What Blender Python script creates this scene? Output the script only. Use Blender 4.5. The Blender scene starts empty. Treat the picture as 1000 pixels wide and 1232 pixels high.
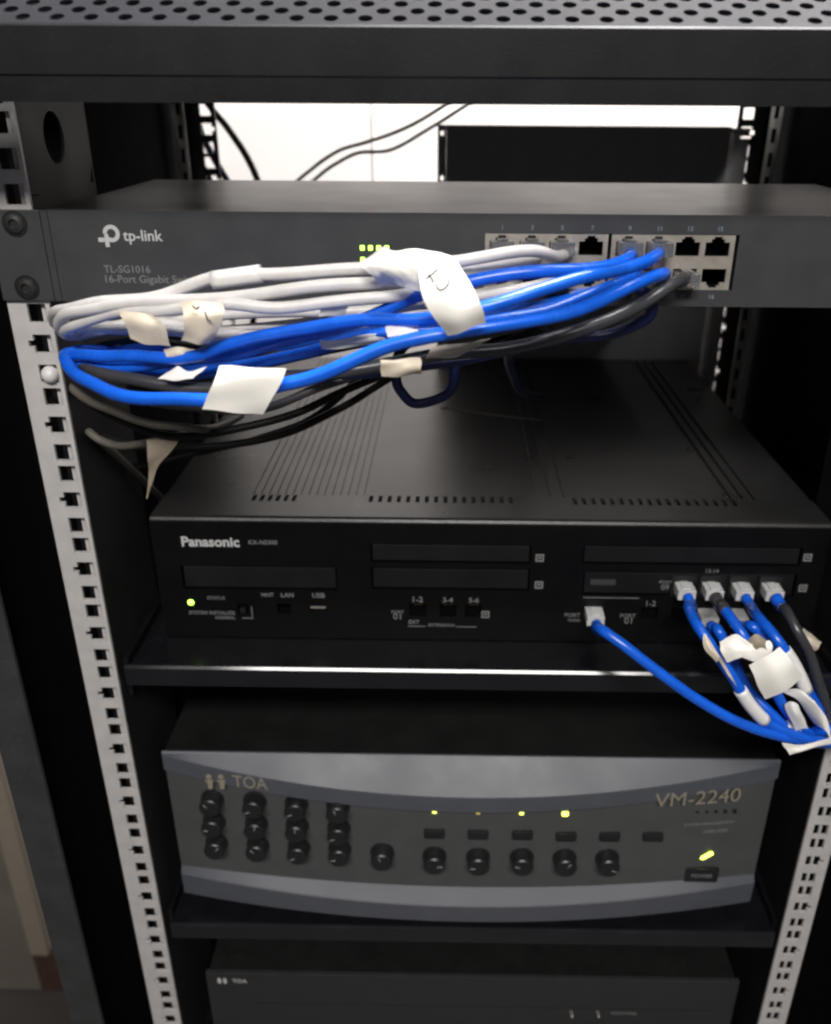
import bpy, bmesh, math, random
from mathutils import Vector, Matrix
random.seed(7)
scene = bpy.context.scene
col = scene.collection

# ------------------------------------------------------------------ camera
cam_data = bpy.data.cameras.new('camera')
cam = bpy.data.objects.new('camera', cam_data)
col.objects.link(cam)
R = ((0.99987718, -0.0107212, -0.01143153),
     (0.01463128, 0.89997479, 0.43569634),
     (0.0056169, -0.43581009, 0.90002112))          # columns: right, forward, up
cam.matrix_world = Matrix((
    (R[0][0], R[0][2], -R[0][1], 0.2116),
    (R[1][0], R[1][2], -R[1][1], -0.45423),
    (R[2][0], R[2][2], -R[2][1], 0.04992),
    (0, 0, 0, 1)))
cam_data.sensor_fit = 'VERTICAL'
cam_data.sensor_height = 36.0
cam_data.lens = 1069.33 * 36.0 / 1232.0
cam_data.shift_x = -27.78 / 1232.0
cam_data.shift_y = 18.38 / 1232.0
cam_data.clip_start = 0.01
cam_data.clip_end = 50
cam_data.dof.use_dof = True
cam_data.dof.focus_distance = 0.45
cam_data.dof.aperture_fstop = 8.5
scene.camera = cam

# ------------------------------------------------------------------ world, lamps, exposure
world = bpy.data.worlds.new('World')
scene.world = world
world.use_nodes = True
wb = world.node_tree.nodes['Background']
wb.inputs[0].default_value = (0.93, 0.95, 1.0, 1)
wb.inputs[1].default_value = 0.085

def area(name, loc, target, sx, sy, power, color):
    d = bpy.data.lights.new(name, 'AREA')
    d.shape = 'RECTANGLE'; d.size = sx; d.size_y = sy
    d.energy = power; d.color = color
    o = bpy.data.objects.new(name, d); col.objects.link(o)
    o.location = loc
    o.rotation_euler = (Vector(target) - Vector(loc)).to_track_quat('-Z', 'Y').to_euler()
    return o
area('ceiling_lamp_front', (0.20, -1.60, 1.25), (0.22, -0.2, -0.1), 1.2, 0.30, 50, (1.0, 0.97, 0.93))
area('wall_fill_light', (0.62, 0.12, 1.05), (0.58, 0.45, 0.0), 0.9, 0.15, 92, (1.0, 0.985, 0.98))  # unseen lamp added above the rack to brighten the wall behind it
scene.view_settings.view_transform = 'Standard'
scene.view_settings.look = 'None'
scene.view_settings.exposure = 0.0
scene.view_settings.gamma = 1.0
scene.cycles.filter_width = 2.4
scene.cycles.max_bounces = 8

# ------------------------------------------------------------------ materials
def mat(name, color, rough=0.5, metal=0.0, var=0.15, scale=60.0, bump=0.0, bscale=900.0,
        rvar=0.05, spec=0.5, dust=0.0, emit=None, estr=0.0, coat=0.0, transl=0.0):
    m = bpy.data.materials.new(name); m.use_nodes = True
    nt = m.node_tree; b = nt.nodes['Principled BSDF']
    b.inputs['Metallic'].default_value = metal
    b.inputs['Specular IOR Level'].default_value = spec
    b.inputs['Coat Weight'].default_value = coat
    tc = nt.nodes.new('ShaderNodeTexCoord')
    n1 = nt.nodes.new('ShaderNodeTexNoise'); n1.inputs['Scale'].default_value = scale
    n1.inputs['Detail'].default_value = 6
    nt.links.new(tc.outputs['Object'], n1.inputs['Vector'])
    r1 = nt.nodes.new('ShaderNodeMapRange')
    r1.inputs['From Min'].default_value = 0.3; r1.inputs['From Max'].default_value = 0.7
    r1.inputs['To Min'].default_value = 1 - var; r1.inputs['To Max'].default_value = 1 + var
    nt.links.new(n1.outputs['Fac'], r1.inputs['Value'])
    mul = nt.nodes.new('ShaderNodeMix'); mul.data_type = 'RGBA'; mul.blend_type = 'MULTIPLY'
    mul.inputs['Factor'].default_value = 1.0
    mul.inputs['A'].default_value = (*color, 1)
    nt.links.new(r1.outputs['Result'], mul.inputs['B'])
    out = mul.outputs['Result']
    if dust > 0:                                    # settled dust: specks and a thin uneven film
        n2 = nt.nodes.new('ShaderNodeTexNoise'); n2.inputs['Scale'].default_value = 420; n2.inputs['Detail'].default_value = 3
        nt.links.new(tc.outputs['Object'], n2.inputs['Vector'])
        r2 = nt.nodes.new('ShaderNodeMapRange')
        r2.inputs['From Min'].default_value = 0.60; r2.inputs['From Max'].default_value = 0.78
        r2.inputs['To Max'].default_value = dust
        nt.links.new(n2.outputs['Fac'], r2.inputs['Value'])
        mx = nt.nodes.new('ShaderNodeMix'); mx.data_type = 'RGBA'
        mx.inputs['B'].default_value = (0.32, 0.30, 0.27, 1)
        nt.links.new(r2.outputs['Result'], mx.inputs['Factor'])
        nt.links.new(out, mx.inputs['A']); out = mx.outputs['Result']
    nt.links.new(out, b.inputs['Base Color'])
    rr = nt.nodes.new('ShaderNodeMapRange')
    rr.inputs['From Min'].default_value = 0.3; rr.inputs['From Max'].default_value = 0.7
    rr.inputs['To Min'].default_value = max(0.02, rough - rvar); rr.inputs['To Max'].default_value = min(1, rough + rvar)
    n3 = nt.nodes.new('ShaderNodeTexNoise'); n3.inputs['Scale'].default_value = scale * 0.5; n3.inputs['Detail'].default_value = 8
    nt.links.new(tc.outputs['Object'], n3.inputs['Vector'])
    nt.links.new(n3.outputs['Fac'], rr.inputs['Value'])
    nt.links.new(rr.outputs['Result'], b.inputs['Roughness'])
    if bump > 0:
        nb = nt.nodes.new('ShaderNodeTexNoise'); nb.inputs['Scale'].default_value = bscale; nb.inputs['Detail'].default_value = 4
        nt.links.new(tc.outputs['Object'], nb.inputs['Vector'])
        bp = nt.nodes.new('ShaderNodeBump'); bp.inputs['Strength'].default_value = bump; bp.inputs['Distance'].default_value = 0.0006
        nt.links.new(nb.outputs['Fac'], bp.inputs['Height'])
        nt.links.new(bp.outputs['Normal'], b.inputs['Normal'])
    if transl > 0:
        b.inputs['Transmission Weight'].default_value = transl
    if emit:
        b.inputs['Emission Color'].default_value = (*emit, 1)
        b.inputs['Emission Strength'].default_value = estr
    return m

M = dict(
    rack=mat('rack_black_paint', (0.0065, 0.0065, 0.0072), 0.5, bump=0.10, dust=0.02, spec=0.28),
    rackgrey=mat('rack_grey_paint', (0.022, 0.022, 0.023), 0.6, bump=0.12, spec=0.2),
    post=mat('post_grey_paint', (0.026, 0.028, 0.028), 0.6, bump=0.12, dust=0.08),
    inner=mat('rack_inner_black', (0.015, 0.015, 0.0165), 0.8, spec=0.0, bump=0.1),
    perf=mat('perforated_panel_paint', (0.009, 0.010, 0.013), 0.38, bump=0.05, spec=0.05),
    rail=mat('rail_zinc_grey', (0.52, 0.50, 0.49), 0.5, 0.15, var=0.08, scale=90, bump=0.08),
    railin=mat('rail_inner_grey', (0.72, 0.71, 0.66), 0.5, 0.0),
    rearrail=mat('rear_rail_grey', (0.10, 0.10, 0.10), 0.5, 0.2),
    sw_front=mat('switch_front_paint', (0.042, 0.043, 0.046), 0.42, bump=0.10, var=0.08),
    sw_top=mat('switch_top_paint', (0.065, 0.062, 0.060), 0.34, bump=0.06, rvar=0.02, var=0.05, dust=0.25),
    silver=mat('port_frame_metal', (0.46, 0.42, 0.37), 0.4, 0.6, var=0.1, scale=200),
    black=mat('black_plastic', (0.010, 0.010, 0.011), 0.4),
    cavity=mat('port_cavity_black', (0.002, 0.002, 0.002), 0.8, spec=0.05),
    gold=mat('contact_gold', (0.55, 0.40, 0.16), 0.35, 0.9),
    screw=mat('screw_dark_steel', (0.05, 0.05, 0.05), 0.35, 0.6),
    print_w=mat('print_white', (0.48, 0.48, 0.48), 0.6, var=0.05),
    print_g=mat('print_grey', (0.19, 0.19, 0.19), 0.6, var=0.05),
    print_b=mat('print_pale_blue', (0.22, 0.26, 0.32), 0.6, var=0.05),
    print_gold=mat('print_champagne', (0.36, 0.33, 0.25), 0.35, 0.4, var=0.05),
    led_g=mat('led_green', (0.3, 0.8, 0.1), 0.4, emit=(0.45, 1.0, 0.08), estr=5.0),
    led_y=mat('led_lime', (0.7, 0.8, 0.1), 0.4, emit=(0.75, 0.95, 0.12), estr=4.0),
    led_dim=mat('led_amber_dim', (0.5, 0.4, 0.1), 0.4, emit=(0.8, 0.6, 0.15), estr=0.5),
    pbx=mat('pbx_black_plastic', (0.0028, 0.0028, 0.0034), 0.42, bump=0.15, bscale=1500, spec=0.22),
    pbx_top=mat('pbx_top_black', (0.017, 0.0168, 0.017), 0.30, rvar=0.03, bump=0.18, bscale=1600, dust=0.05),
    pbx_slot=mat('pbx_slot_cover', (0.003, 0.003, 0.0034), 0.5, bump=0.15, bscale=1500),
    shelf=mat('shelf_black_paint', (0.006, 0.006, 0.0075), 0.26, bump=0.06, dust=0.02, spec=0.35),
    shelf_edge=mat('shelf_edge_paint', (0.010, 0.010, 0.012), 0.14, rvar=0.05, scale=25, bump=0.02),
    amp=mat('amp_grey_plastic', (0.070, 0.074, 0.088), 0.46, bump=0.08, bscale=1500, var=0.05),
    amp_panel=mat('amp_control_panel', (0.062, 0.064, 0.065), 0.45, bump=0.10, bscale=1500, var=0.06),
    amp_case=mat('amp_case_black', (0.008, 0.008, 0.008), 0.5, bump=0.12, dust=0.03, spec=0.3),
    knob=mat('knob_black', (0.012, 0.012, 0.014), 0.35),
    blank=mat('blank_panel_grey', (0.50, 0.49, 0.49), 0.5, bump=0.08, var=0.06),
    unit=mat('unit_panel_grey', (0.021, 0.021, 0.022), 0.5, bump=0.10, var=0.08),
    white=mat('cable_white_pvc', (0.64, 0.615, 0.60), 0.40, var=0.08, scale=120, bump=0.05),
    blue=mat('cable_blue_pvc', (0.006, 0.105, 0.64), 0.27, var=0.10, scale=100, spec=0.6),
    darkblue=mat('cable_navy_pvc', (0.010, 0.018, 0.085), 0.35, var=0.1),
    grey=mat('cable_dark_grey_pvc', (0.042, 0.042, 0.047), 0.28, var=0.1),
    blackcable=mat('cable_black_pvc', (0.008, 0.008, 0.009), 0.5, spec=0.3),
    thread=mat('thread_pale', (0.75, 0.68, 0.58), 0.7),
    plug_clear=mat('plug_clear_dark', (0.42, 0.43, 0.46), 0.12, var=0.05, transl=0.75),
    tan=mat('cable_dusty_grey_pvc', (0.11, 0.098, 0.082), 0.6, var=0.25),
    darktape=mat('dusty_shaded_tape', (0.27, 0.225, 0.17), 0.7, var=0.2, scale=80, bump=0.2, bscale=400),
    plug=mat('plug_clear_plastic', (0.82, 0.82, 0.82), 0.15, var=0.05, transl=0.35),
    paper=mat('paper_label', (0.86, 0.83, 0.77), 0.75, var=0.05, scale=40, bump=0.06, bscale=500),
    tape=mat('masking_tape', (0.66, 0.58, 0.46), 0.6, var=0.10, scale=70, bump=0.15, bscale=400),
    sleeve=mat('sleeve_label_white', (0.74, 0.72, 0.70), 0.35, var=0.06),
    ink=mat('pen_ink', (0.05, 0.05, 0.06), 0.6),
    wall=mat('wall_paint', (0.56, 0.525, 0.50), 0.8, var=0.04, scale=6, bump=0.05, bscale=200),
    wall_shaded=mat('shaded_wall_brown', (0.15, 0.13, 0.108), 0.5, var=0.12, scale=14),  # brown tone carries the shade on the lower left of the wall
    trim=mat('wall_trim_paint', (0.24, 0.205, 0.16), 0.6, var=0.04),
    skirt=mat('skirting_brown', (0.060, 0.030, 0.022), 0.5, var=0.2),
    floor=mat('floor_tile', (0.05, 0.045, 0.042), 0.45, var=0.1, scale=8),
)

# ------------------------------------------------------------------ mesh helpers (millimetres)
class MB:
    def __init__(s): s.v = []; s.f = []; s.sm = []
    def add(s, vs, fs, smooth=False):
        o = len(s.v); s.v += [tuple(q) for q in vs]
        for f in fs: s.f.append(tuple(i + o for i in f)); s.sm.append(smooth)
        return s
    def box(s, x0, x1, y0, y1, z0, z1, bev=0.0):
        bm = bmesh.new()
        bmesh.ops.create_cube(bm, size=1.0, matrix=Matrix.Translation(((x0+x1)/2, (y0+y1)/2, (z0+z1)/2)) @ Matrix.Diagonal((x1-x0, y1-y0, z1-z0, 1)))
        if bev > 0: bmesh.ops.bevel(bm, geom=bm.edges[:], offset=bev, segments=2, profile=0.6, affect='EDGES')
        bm.verts.index_update()
        s.add([v.co[:] for v in bm.verts], [[v.index for v in f.verts] for f in bm.faces])
        bm.free(); return s
    def plate(s, x0, x1, z0, z1, y0, y1, holes):
        """slab in XZ (front y0, back y1) with rectangular openings (hx0,hx1,hz0,hz1)"""
        xs = sorted({x0, x1} | {c for h in holes for c in h[:2] if x0 < c < x1})
        zs = sorted({z0, z1} | {c for h in holes for c in h[2:] if z0 < c < z1})
        nx, nz = len(xs)-1, len(zs)-1
        solid = {}
        for i in range(nx):
            cx = (xs[i]+xs[i+1])/2
            hh = [h for h in holes if h[0] < cx < h[1]]
            for j in range(nz):
                cz = (zs[j]+zs[j+1])/2
                solid[i, j] = not any(h[2] < cz < h[3] for h in hh)
        vs = [(x, y, z) for y in (y0, y1) for z in zs for x in xs]
        K = (nx+1)*(nz+1)
        I = lambda i, j, b: b*K + j*(nx+1) + i
        fs = []
        for (i, j), ok in solid.items():
            if not ok: continue
            fs.append((I(i,j,0), I(i+1,j,0), I(i+1,j+1,0), I(i,j+1,0)))
            fs.append((I(i,j,1), I(i,j+1,1), I(i+1,j+1,1), I(i+1,j,1)))
            if not solid.get((i-1, j)): fs.append((I(i,j,0), I(i,j+1,0), I(i,j+1,1), I(i,j,1)))
            if not solid.get((i+1, j)): fs.append((I(i+1,j,0), I(i+1,j,1), I(i+1,j+1,1), I(i+1,j+1,0)))
            if not solid.get((i, j-1)): fs.append((I(i,j,0), I(i,j,1), I(i+1,j,1), I(i+1,j,0)))
            if not solid.get((i, j+1)): fs.append((I(i,j+1,0), I(i+1,j+1,0), I(i+1,j+1,1), I(i,j+1,1)))
        used = sorted({k for f in fs for k in f}); mp = {k: n for n, k in enumerate(used)}
        return s.add([vs[k] for k in used], [[mp[k] for k in f] for f in fs])
    def prism(s, poly, axis, a0, a1):
        """closed 2-D polygon extruded along an axis: 'x' -> poly (y,z); 'y' -> (x,z)"""
        mk = {'x': lambda p, a: (a, p[0], p[1]), 'y': lambda p, a: (p[0], a, p[1]), 'z': lambda p, a: (p[0], p[1], a)}[axis]
        n = len(poly)
        vs = [mk(p, a0) for p in poly] + [mk(p, a1) for p in poly]
        fs = [(i, (i+1) % n, (i+1) % n + n, i+n) for i in range(n)] + [tuple(range(n))[::-1], tuple(range(n, 2*n))]
        return s.add(vs, fs)
    def lathe(s, prof, c, axis=(0, -1, 0), n=20, smooth=True, crisp=True):
        """profile (radius, height along axis) turned around the axis through c"""
        ax = Vector(axis).normalized(); u = ax.orthogonal().normalized(); w = ax.cross(u)
        vs = []; fs = []
        for r, h in prof:
            for k in range(n):
                t = 2*math.pi*k/n
                vs.append(tuple(Vector(c) + ax*h + (u*math.cos(t) + w*math.sin(t))*r))
        if crisp:                                   # every ring its own vertices: sharp rims, smooth sides
            for i in range(len(prof)-1):
                s.add(vs[i*n:(i+2)*n], [(k, (k+1) % n, n+(k+1) % n, n+k) for k in range(n)], smooth)
        else:
            for i in range(len(prof)-1):
                for k in range(n):
                    fs.append((i*n+k, i*n+(k+1) % n, (i+1)*n+(k+1) % n, (i+1)*n+k))
            s.add(vs, fs, smooth)
        s.add(vs[:n], [tuple(range(n))[::-1]]); s.add(vs[-n:], [tuple(range(n))])
        return s
    def tube(s, pts, r, n=12, r_end=None):
        """round tube along points already sampled"""
        P = [Vector(p) for p in pts]
        T = []
        for i in range(len(P)):
            d = P[min(i+1, len(P)-1)] - P[max(i-1, 0)]
            T.append(d.normalized() if d.length > 1e-9 else Vector((1, 0, 0)))
        u = T[0].orthogonal().normalized(); vs = []; fs = []
        for i, p in enumerate(P):
            u = (u - T[i]*u.dot(T[i])).normalized(); w = T[i].cross(u)
            rr = r if r_end is None else r + (r_end-r)*i/(len(P)-1)
            for k in range(n):
                t = 2*math.pi*k/n
                vs.append(tuple(p + (u*math.cos(t) + w*math.sin(t))*rr))
        for i in range(len(P)-1):
            for k in range(n):
                fs.append((i*n+k, i*n+(k+1) % n, (i+1)*n+(k+1) % n, (i+1)*n+k))
        s.add(vs, fs, True)
        e = (len(P)-1)*n; o = len(s.v) - len(vs)
        s.f += [tuple(o+k for k in range(n))[::-1], tuple(o+e+k for k in range(n))]; s.sm += [False, False]
        return s
    def sheet(s, rows, th=0.3, res=5, wob=0.0):
        """bent paper: control rows of points, interpolated both ways, with thickness"""
        rows = [spline(r, res) for r in rows]
        cols = [spline([r[i] for r in rows], res) for i in range(len(rows[0]))]
        nu, nv = len(cols), len(cols[0])
        G = [[Vector(cols[i][j]) for j in range(nv)] for i in range(nu)]
        ph = [random.uniform(0, 6.28) for _ in range(6)]
        for i in range(nu):                            # soft creases
            for j in range(nv):
                a, b_ = i/max(nu-1, 1)*5.0, j/max(nv-1, 1)*5.0
                G[i][j] += Vector((0.25*math.sin(b_*1.7+ph[4]), 0.55*math.sin(a+ph[0])*math.sin(b_*0.8+ph[1]) + 0.45*math.sin(a*0.6+b_*1.5+ph[2]), 0.3*math.sin(a*1.6+ph[3])))
        if wob:
            for i in range(nu):
                for j in range(nv):
                    G[i][j] += Vector((0, random.uniform(-wob, wob), 0))
        vs = []; N = {}
        for i in range(nu):
            for j in range(nv):
                du = G[min(i+1, nu-1)][j] - G[max(i-1, 0)][j]; dv = G[i][min(j+1, nv-1)] - G[i][max(j-1, 0)]
                nn = du.cross(dv); N[i, j] = nn.normalized() if nn.length > 1e-9 else Vector((0, -1, 0))
        for sgn in (0.5, -0.5):
            for i in range(nu):
                for j in range(nv): vs.append(tuple(G[i][j] + N[i, j]*th*sgn))
        K = nu*nv; I = lambda i, j, b: b*K + i*nv + j
        fs = []
        for i in range(nu-1):
            for j in range(nv-1):
                fs.append((I(i,j,0), I(i+1,j,0), I(i+1,j+1,0), I(i,j+1,0)))
                fs.append((I(i,j,1), I(i,j+1,1), I(i+1,j+1,1), I(i+1,j,1)))
        s.add(vs, fs, True)
        fs = []
        for i in range(nu-1):
            fs.append((I(i,0,0), I(i,0,1), I(i+1,0,1), I(i+1,0,0)))
            fs.append((I(i,nv-1,0), I(i+1,nv-1,0), I(i+1,nv-1,1), I(i,nv-1,1)))
        for j in range(nv-1):
            fs.append((I(0,j,0), I(0,j+1,0), I(0,j+1,1), I(0,j,1)))
            fs.append((I(nu-1,j,0), I(nu-1,j,1), I(nu-1,j+1,1), I(nu-1,j+1,0)))
        return s.add(vs, fs, False)

def spline(pts, res=8):
    P = [Vector(p) for p in pts]
    if len(P) < 3:
        return [tuple(P[0].lerp(P[-1], k/res)) for k in range(res+1)]
    E = [2*P[0]-P[1]] + P + [2*P[-1]-P[-2]]
    out = []
    for i in range(1, len(E)-2):
        a, b, c, d = E[i-1], E[i], E[i+1], E[i+2]
        for k in range(res):
            t = k/res
            out.append(tuple(0.5*((2*b) + (c-a)*t + (2*a-5*b+4*c-d)*t*t + (3*b-a-3*c+d)*t**3)))
    out.append(tuple(P[-1]))
    return out

class Thing:
    def __init__(s, name, label, cat, origin, group=None):
        s.o = bpy.data.objects.new(name, None); col.objects.link(s.o)
        s.o.empty_display_size = 0.02
        s.org = Vector(origin); s.o.location = s.org*0.001
        s.o['label'] = label; s.o['category'] = cat
        if group: s.o['group'] = group
    def part(s, name, mb, m, parent=None, label=None, kind=None):
        me = bpy.data.meshes.new(name)
        me.from_pydata([tuple((Vector(v)-s.org)*0.001) for v in mb.v], [], mb.f)
        me.polygons.foreach_set('use_smooth', mb.sm)
        bm = bmesh.new(); bm.from_mesh(me); bmesh.ops.recalc_face_normals(bm, faces=bm.faces[:]); bm.to_mesh(me); bm.free()
        me.materials.append(m)
        ob = bpy.data.objects.new(name, me); col.objects.link(ob)
        ob.parent = parent or s.o
        if label: ob['label'] = label
        if kind: ob['kind'] = kind
        return ob
    def clone_part(s, src, offset, parent=None):
        c = src.copy(); col.objects.link(c); c.parent = parent or src.parent
        c.location = Vector(offset)*0.001
        return c
    def text(s, name, body, x, y, z, size=None, width=None, m=None, bold=0.0, align='LEFT', depth=0.15, parent=None, rot=0.0, surf=None):
        cu = bpy.data.curves.new('tmp', 'FONT'); cu.body = body
        cu.align_x = align; cu.align_y = 'CENTER'; cu.size = 1.0; cu.offset = bold; cu.resolution_u = 3
        t = bpy.data.objects.new('tmp', cu); col.objects.link(t)
        me0 = bpy.data.meshes.new_from_object(t.evaluated_get(bpy.context.evaluated_depsgraph_get()))
        bpy.data.objects.remove(t)
        xs = [v.co.x for v in me0.vertices]; w = max(xs)-min(xs); x_min = min(xs)
        k = width/w if width else size
        if size and width: kx, kz = width/w, size
        else: kx = kz = k
        vs = []
        for v in me0.vertices:
            px = (v.co.x - (x_min if align == 'LEFT' else 0))*kx; pz = v.co.y*kz
            c, sn = math.cos(rot), math.sin(rot)
            X_ = x + px*c - pz*sn; vs.append((X_, surf(X_)-0.05 if surf else y, z + px*sn + pz*c))
        n = len(vs)
        mb = MB(); mb.add(vs, [tuple(p.vertices) for p in me0.polygons])
        bpy.data.meshes.remove(me0)
        me = bpy.data.meshes.new(name)
        me.from_pydata([tuple((Vector(v)-s.org)*0.001) for v in mb.v], [], mb.f)
        bm = bmesh.new(); bm.from_mesh(me)
        r = bmesh.ops.extrude_face_region(bm, geom=bm.faces[:])
        bmesh.ops.translate(bm, verts=[e for e in r['geom'] if isinstance(e, bmesh.types.BMVert)], vec=(0, -depth*0.001, 0))
        bmesh.ops.recalc_face_normals(bm, faces=bm.faces[:]); bm.to_mesh(me); bm.free()
        me.materials.append(m or M['print_w'])
        ob = bpy.data.objects.new(name, me); col.objects.link(ob); ob.parent = parent or s.o
        return ob

def structure(name, mb, m):
    me = bpy.data.meshes.new(name); me.from_pydata([tuple(Vector(v)*0.001) for v in mb.v], [], mb.f)
    bm = bmesh.new(); bm.from_mesh(me); bmesh.ops.recalc_face_normals(bm, faces=bm.faces[:]); bm.to_mesh(me); bm.free()
    me.materials.append(m); ob = bpy.data.objects.new(name, me); col.objects.link(ob); ob['kind'] = 'structure'
    return ob

# ------------------------------------------------------------------ the room behind the rack
FLOOR = -1370.0
structure('floor', MB().add([(-2500, -1500, FLOOR), (2500, -1500, FLOOR), (2500, 620, FLOOR), (-2500, 620, FLOOR)], [(0, 1, 2, 3)]), M['floor'])
wall = structure('wall', MB().box(-2500, 2500, 600, 700, FLOOR, 1400), M['wall'])
def wall_child(name, mb, m):
    ob = structure(name, mb, m); del ob['kind']; ob.parent = wall
wall_child('skirting_board', MB().box(-491.5, 2500, 588, 600, FLOOR, FLOOR+96, 1.5), M['skirt'])
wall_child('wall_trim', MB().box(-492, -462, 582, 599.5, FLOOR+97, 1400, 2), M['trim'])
wall_child('shaded_wall_panel', MB().box(-1300, -492.5, 586, 599.5, FLOOR+4, 700, 2), M['wall_shaded'])  # panel added left of the trim, the wall's shade put into its colour
wall_child('joint_strip', MB().box(124, 128, 598.5, 600.5, FLOOR+97, 1400, 0.5), M['wall'])

# ------------------------------------------------------------------ server rack
U = 44.45
rack = Thing('server_rack', 'black floor-standing server rack with light grey punched mounting rails', 'rack', (232, 200, FLOOR))
def rail_holes(xc, z_from, z_to, side):
    hs = []
    k = math.ceil(z_to/U)
    z = k*U
    while z > z_from - U:
        for dz, mid in ((-6.35, 0), (-U/2, 1), (-U+6.35, 0)):
            c = z + dz
            if z_from + 6 < c < z_to - 6:
                hs.append((xc-4.75, xc+4.75, c-4.75, c+4.75))
                if mid: hs.append((xc-7.4 if side < 0 else xc+4.75, xc-4.75 if side < 0 else xc+7.4, c-1.6, c+1.6))
        z -= U
    return hs
for xc, sd in ((0.0, -1), (465.1, 1)):
    x0, x1 = (xc-14.5, xc+7.0) if sd < 0 else (xc-9.5, xc+11)
    ra = rack.part('mounting_rail', MB().plate(x0, x1, -1280, 92, 0, 2.0, rail_holes(xc, -1280, 92, sd)), M['rail'])
    # folded web behind the punched face and the deep inner flange of the post
    rack.part('rail_web', MB().box(xc+0.9, xc+2.7, 4.0, 5.5, -1278, 90), M['rail'], ra)
    if sd < 0:
        fl = MB()
        n = 28; cy, cz, rr = 41.0, 30.0, 12.5
        ys, ye, zs, ze = 2.5, 86.0, 5.0, 55.0
        for X, flip in ((7.0, 0), (5.4, 1)):                    # square frame round a real cable hole
            ring = []; outer = []
            for k in range(n):
                t = 2*math.pi*(k+0.5)/n; c, s_ = math.cos(t), math.sin(t)
                ring.append((X, cy+rr*c, cz+rr*s_))
                q = min(((ye-cy) if c > 0 else (cy-ys))/max(abs(c), 1e-6), ((ze-cz) if s_ > 0 else (cz-zs))/max(abs(s_), 1e-6))
                outer.append((X, cy+q*c, cz+q*s_))
            fl.add(ring+outer, [(k, (k+1) % n, n+(k+1) % n, n+k) for k in range(n)])
        fl.lathe([(rr, 0), (rr, 1.6)], (5.4, cy, cz), (1, 0, 0), n)
        fl.f = fl.f[:-2]; fl.sm = fl.sm[:-2]
        fl.box(5.4, 7.0, 2.5, 86, 55.02, 92).box(5.4, 7.0, 2.5, 86, -1278, 4.98)
        fl.box(-40, 7.0, 86.05, 88, -1278, 92)
        rack.part('post_flange', fl, M['rackgrey'])
    else:
        rack.part('post_flange', MB().box(xc-9.4, xc-7.8, 2.5, 86, -1278, 92).box(xc-9.4, xc+40, 86.05, 88, -1278, 92), M['inner'])
# rear rails with a slotted outer strip
for xc, sd in ((-14.0, -1), (479.1, 1)):
    x0, x1 = (xc-27, xc+9) if sd < 0 else (xc-9, xc+27)
    rr_ = rack.part('rear_rail', MB().plate(x0, x1, -1280, 92, 435, 437, rail_holes(xc, -1280, 92, 0)), M['rearrail'])
    hs = []
    z = 80.0
    while z > -1270:
        hs.append((xc+sd*21-2.2, xc+sd*21+2.2, z-6, z+6)); z -= 20.0
    rack.part('strip_backing', MB().box(xc+sd*21-6, xc+sd*21+6, 426, 434.5, -1280, 92), M['inner'], rr_)
    rack.part('slotted_strip', MB().plate(xc+sd*21-5, xc+sd*21+5, -1280, 92, 422, 424, hs), M['railin'], rr_)
# fascia, sloped perforated panel, roof
FX0, FX1 = -56.0, 521.0
rack.part('fascia', MB().prism([(-60, 57.2), (-60, 74.2), (-59.2, 75.0), (-54, 75.0), (-54, 47.2), (-58.9, 47.2), (-59.1, 56.6), (-59.6, 57.2)], 'x', FX0, FX1), M['rack'])
pb = MB()
pitch = 13.5; h = pitch/2; rad = 2.95; ang = math.radians(26)
def sl(x, t, d=0.0):     # point on the slope: t along it, d below it
    return (x, -59.2 + t*math.cos(ang) + d*math.sin(ang), 75.05 + t*math.sin(ang) - d*math.cos(ang))
nr, t0 = 11, 2.2
ncell = int((FX1-FX0)/h)
pb_v = []; pb_f = []
def quad(a, b, c, d): 
    o = len(pb_v); pb_v.extend([a, b, c, d]); pb_f.append((o, o+1, o+2, o+3))
quad(sl(FX0, 0), sl(FX0+ncell*h, 0), sl(FX0+ncell*h, t0), sl(FX0, t0))
for j in range(nr):
    for i in range(ncell):
        xa, xb, ta, tb = FX0+i*h, FX0+(i+1)*h, t0+j*h, t0+(j+1)*h
        if (i+j) % 2:
            quad(sl(xa, ta), sl(xb, ta), sl(xb, tb), sl(xa, tb)); continue
        cx, ct = (xa+xb)/2, (ta+tb)/2
        n = 12; o = len(pb_v)
        for k in range(n):
            a = 2*math.pi*(k+0.5)/n; c, s_ = math.cos(a), math.sin(a); q = (h/2)/max(abs(c), abs(s_))
            pb_v.append(sl(cx+rad*c, ct+rad*s_)); pb_v.append(sl(cx+q*c, ct+q*s_)); pb_v.append(sl(cx+rad*c, ct+rad*s_, 1.4))
        for k in range(n):
            k2 = (k+1) % n
            pb_f.append((o+3*k, o+3*k2, o+3*k2+1, o+3*k+1)); pb_f.append((o+3*k, o+3*k+2, o+3*k2+2, o+3*k2))
        # corner fillers between the twelve-gon's square outline and the cell corner
        for sx in (-1, 1):
            for st in (-1, 1):
                a1, a2 = [2*math.pi*(k+0.5)/n for k in range(n)], None
                cs = sorted(a1, key=lambda a: (math.cos(a)-sx*0.7071)**2 + (math.sin(a)-st*0.7071)**2)[:2]
                tri = []
                for a in cs:
                    c, s_ = math.cos(a), math.sin(a); q = (h/2)/max(abs(c), abs(s_)); tri.append(sl(cx+q*c, ct+q*s_))
                o2 = len(pb_v); pb_v.extend(tri + [sl(cx+sx*h/2, ct+st*h/2)]); pb_f.append((o2, o2+1, o2+2))
pb.add(pb_v, pb_f)
rack.part('perforated_panel', pb, M['perf'])
tz = sl(0, t0+nr*h)
rack.part('roof', MB().box(FX0, FX1, tz[1]+0.2, 470, tz[2]-1.5, tz[2]), M['rack'])
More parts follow.
